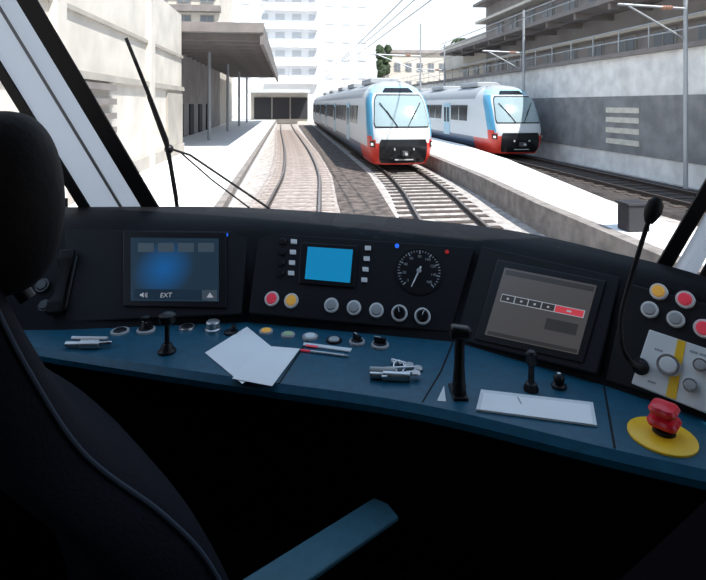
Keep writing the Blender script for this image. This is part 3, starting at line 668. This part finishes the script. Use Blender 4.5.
# ------------------------------------------------------------ trains
def tabf(tab):
    def f(z):
        if z<=tab[0][0]: return tab[0][1]
        for (z0,a0),(z1,a1) in zip(tab,tab[1:]):
            if z<=z1: return a0+(a1-a0)*(z-z0)/(z1-z0)
        return tab[-1][1]
    return f
yf=tabf([(.25,.3),(.6,.1),(1,0),(1.5,.04),(2,.22),(2.5,.48),(3,.8),(3.4,1.15),(3.7,1.55),(3.88,2.0),(4.0,2.9)])
wf=tabf([(.25,1.25),(.6,1.38),(1,1.44),(2,1.46),(3,1.40),(3.3,1.32),(3.6,1.14),(3.85,.85),(4.0,.4)])
def S(u,z,off=0):
    x=wf(z)*math.sin(u*math.pi/2*.98)/math.sin(math.pi/2*.98); y=yf(z)+.2*u*u+.8*abs(u)**4
    return Vector((x*(1+off*.4),y-off,z+off*.15))
def train(a,b,L,label,rot=0):
    base=W(a,b,-.13); T=Matrix.Translation(W(a,b,0))@RT@Matrix.Rotation(rot,4,'Z')
    tr=empty('train',base,label,'train')
    zs=[.25,.45,.6,.8,1.0,1.2,1.35,1.5,1.75,2,2.25,2.5,2.75,3,3.2,3.4,3.6,3.75,3.88,4.0]
    us=[-1+i/16 for i in range(33)]; NU=len(us)
    rings=[]
    for z in zs:
        r=[Vector((-wf(z),L,z)),Vector((-wf(z),3.2,z))]+[S(u,z) for u in us]+[Vector((wf(z),3.2,z)),Vector((wf(z),L,z))]
        rings.append(r)
    g=Geo(); n=len(rings[0]); v=[p for r in rings for p in r]
    for k in ('t_white','t_red','t_blue','t_dblue','t_grey','t_under','t_hood'): g.mats.append(k)
    g.v=v
    for j in range(len(zs)-1):
        zc=(zs[j]+zs[j+1])/2
        for i in range(n-1):
            g.f.append((j*n+i,j*n+i+1,(j+1)*n+i+1,(j+1)*n+i)); u=us[min(max(i-2,0),NU-2)]+1/32; side=(i<2 or i>=n-3)
            if side:
                m=5 if zc<.5 else 3 if zc<.95 else 0 if zc<3.3 else 4
                if (i==1 or i==n-3): m={5:1,3:1}.get(m,0)
            else:
                au=abs(u); m=0
                lim=1.1+.9*max(0,au-.4)
                if zc<lim: m=1
                elif au>.70 and zc<3.5: m=2
                elif zc>3.3: m=6
                if zc>3.8: m=4
            g.m.append(m)
    g.f.append(tuple((len(zs)-1)*n+i for i in range(n))); g.m.append(4)
    g.f.append(tuple(j*n for j in range(len(zs)))+tuple(j*n+n-1 for j in reversed(range(len(zs))))); g.m.append(0)
    make('train_body',g,parent=tr,T=T)
    def patch(name,ub,ut,z0,z1,off,mk,p=None,nu=12,nz=8,um=None):
        rs=[]
        for j in range(nz+1):
            t=j/nz; z=z0+(z1-z0)*t; h=ub+(ut-ub)*t; c=um or 0
            e=min(t,1-t)*nz; h2=h*(1-.06*max(0,1-e))
            rs.append([S(c-h2+2*h2*i/nu,z,off) for i in range(nu+1)])
        return make(name,loft(rs,closed=False,caps=False),mk,p or tr,T=T)
    fs=patch('windshield_frame',.66,.60,1.86,3.34,.015,'t_win')
    patch('train_windshield',.63,.57,1.92,3.28,.03,'t_shield',fs)
    patch('destination_display',.40,.34,3.42,3.64,.03,'t_win')
    patch('coupler_opening',.56,.50,.32,1.36,.05,'t_win')
    g=Geo().add(box(.22,.5,.20,(0,-.15,.78)),'dgrey').add(box(.8,.08,.04,(0,-.05,.5)),'grey').add(box(.05,.2,.09,(-.42,-.05,.95)),'grey').add(box(.05,.2,.09,(.42,-.05,.95)),'grey').add(cyl(.06,.12,12),'grey',Matrix.Translation((0,-.4,.78))@Matrix.Rotation(math.pi/2,4,'X'))
    make('coupler',g,parent=tr,T=T,smooth=False)
    for s in (-1,1):
        h=patch('headlamp_housing',.09,.09,1.02,1.28,.03,'t_win',um=s*.74); patch('headlamp',.045,.045,1.08,1.2,.045,'lamp',h,nu=4,nz=4,um=s*.74)
        g=Geo().add(tube([S(s*.1,1.9,.07),S(s*.3,2.6,.07)],.018,6),'rubber').add(tube([S(s*.2,2.25,.08),S(s*.45,2.95,.08)],.02,6),'rubber')
        make('train_wiper',g,parent=tr,T=T)
    for s in (-1,1):
        y=4.4;k=0
        first=None;fd=None
        while y<L-2.5:
            if k%5==2:
                o=Geo().add(box(.06,1.3,2.1,(s*1.44,y+.6,1.9)),'t_hood').add(box(.08,.45,1.0,(s*1.44,y+.28,2.2)),'t_win').add(box(.08,.45,1.0,(s*1.44,y+.92,2.2)),'t_win')
                if fd is None: fd=make('train_door',o,parent=tr,T=T,smooth=False); yd=y
                else: copyobj(fd,T.to_3x3()@Vector((0,y-yd,0)),tr)
                y+=2.0
            else:
                if first is None: first=make('train_window',box(.06,1.45,.95,(s*1.44,y+.6,2.35)),'t_win',tr,T=T,smooth=False); y0=y
                else: copyobj(first,T.to_3x3()@Vector((0,y-y0,0)),tr)
                y+=1.65
            k+=1
    for y in (6,13,20,29,38):
        if y<L-4: make('roof_unit',box(1.5,3.2,.3,(0,y,4.10)),'t_grey',tr,T=T,bevel=.06)
    for y in (3.4,5.6,15.5,18,28,31):
        if y<L-2:
            g=Geo()
            for s in (-1,1): g.add(cyl(.42,.14,20),'t_under',Matrix.Translation((s*.75-.07,y,.44))@Matrix.Rotation(math.pi/2,4,'Y'))
            g.add(box(1.3,.14,.14,(0,y,.44)),'t_under'); make('wheelset',g,parent=tr,T=T)
    return tr
train(5.0,22.0,50,'white railcar train with sky-blue nose edges and red lower front')
train(12.3,26.2,48,'white and blue railcar train with red front, beside the wall')
# ------------------------------------------------------------ light
w=bpy.data.worlds.new('sky'); scene.world=w; w.use_nodes=True; nt=w.node_tree; bg=nt.nodes['Background']
tc=nt.nodes.new('ShaderNodeTexCoord'); sx=nt.nodes.new('ShaderNodeSeparateXYZ'); crn=nt.nodes.new('ShaderNodeValToRGB')
crn.color_ramp.elements[0].position=0; crn.color_ramp.elements[0].color=(.95,.97,1,1)
crn.color_ramp.elements[1].position=.7; crn.color_ramp.elements[1].color=(.5,.7,1,1)
e=crn.color_ramp.elements.new(.2); e.color=(.88,.95,1,1)
nt.links.new(tc.outputs['Generated'],sx.inputs[0]); nt.links.new(sx.outputs['Z'],crn.inputs[0]); nt.links.new(crn.outputs[0],bg.inputs['Color']); bg.inputs['Strength'].default_value=1.25
sl=bpy.data.lights.new('sun','SUN'); sl.energy=8; sl.angle=.01; sl.color=(1,.95,.89)
so=bpy.data.objects.new('sun',sl); link(so); so.rotation_euler=Vector((-.46,.5,-1)).to_track_quat('-Z','Y').to_euler(); so.location=(10,-10,30)
# ------------------------------------------------------------ camera
cd=bpy.data.cameras.new('camera'); cd.sensor_fit='HORIZONTAL'; cd.sensor_width=36; cd.lens=36*F/706; cd.shift_x=0; cd.shift_y=-(290-HY)/706; cd.clip_start=.02; cd.clip_end=500
co=bpy.data.objects.new('camera',cd); link(co); co.location=(0,0,EZ); co.rotation_euler=(math.pi/2,0,0); scene.camera=co
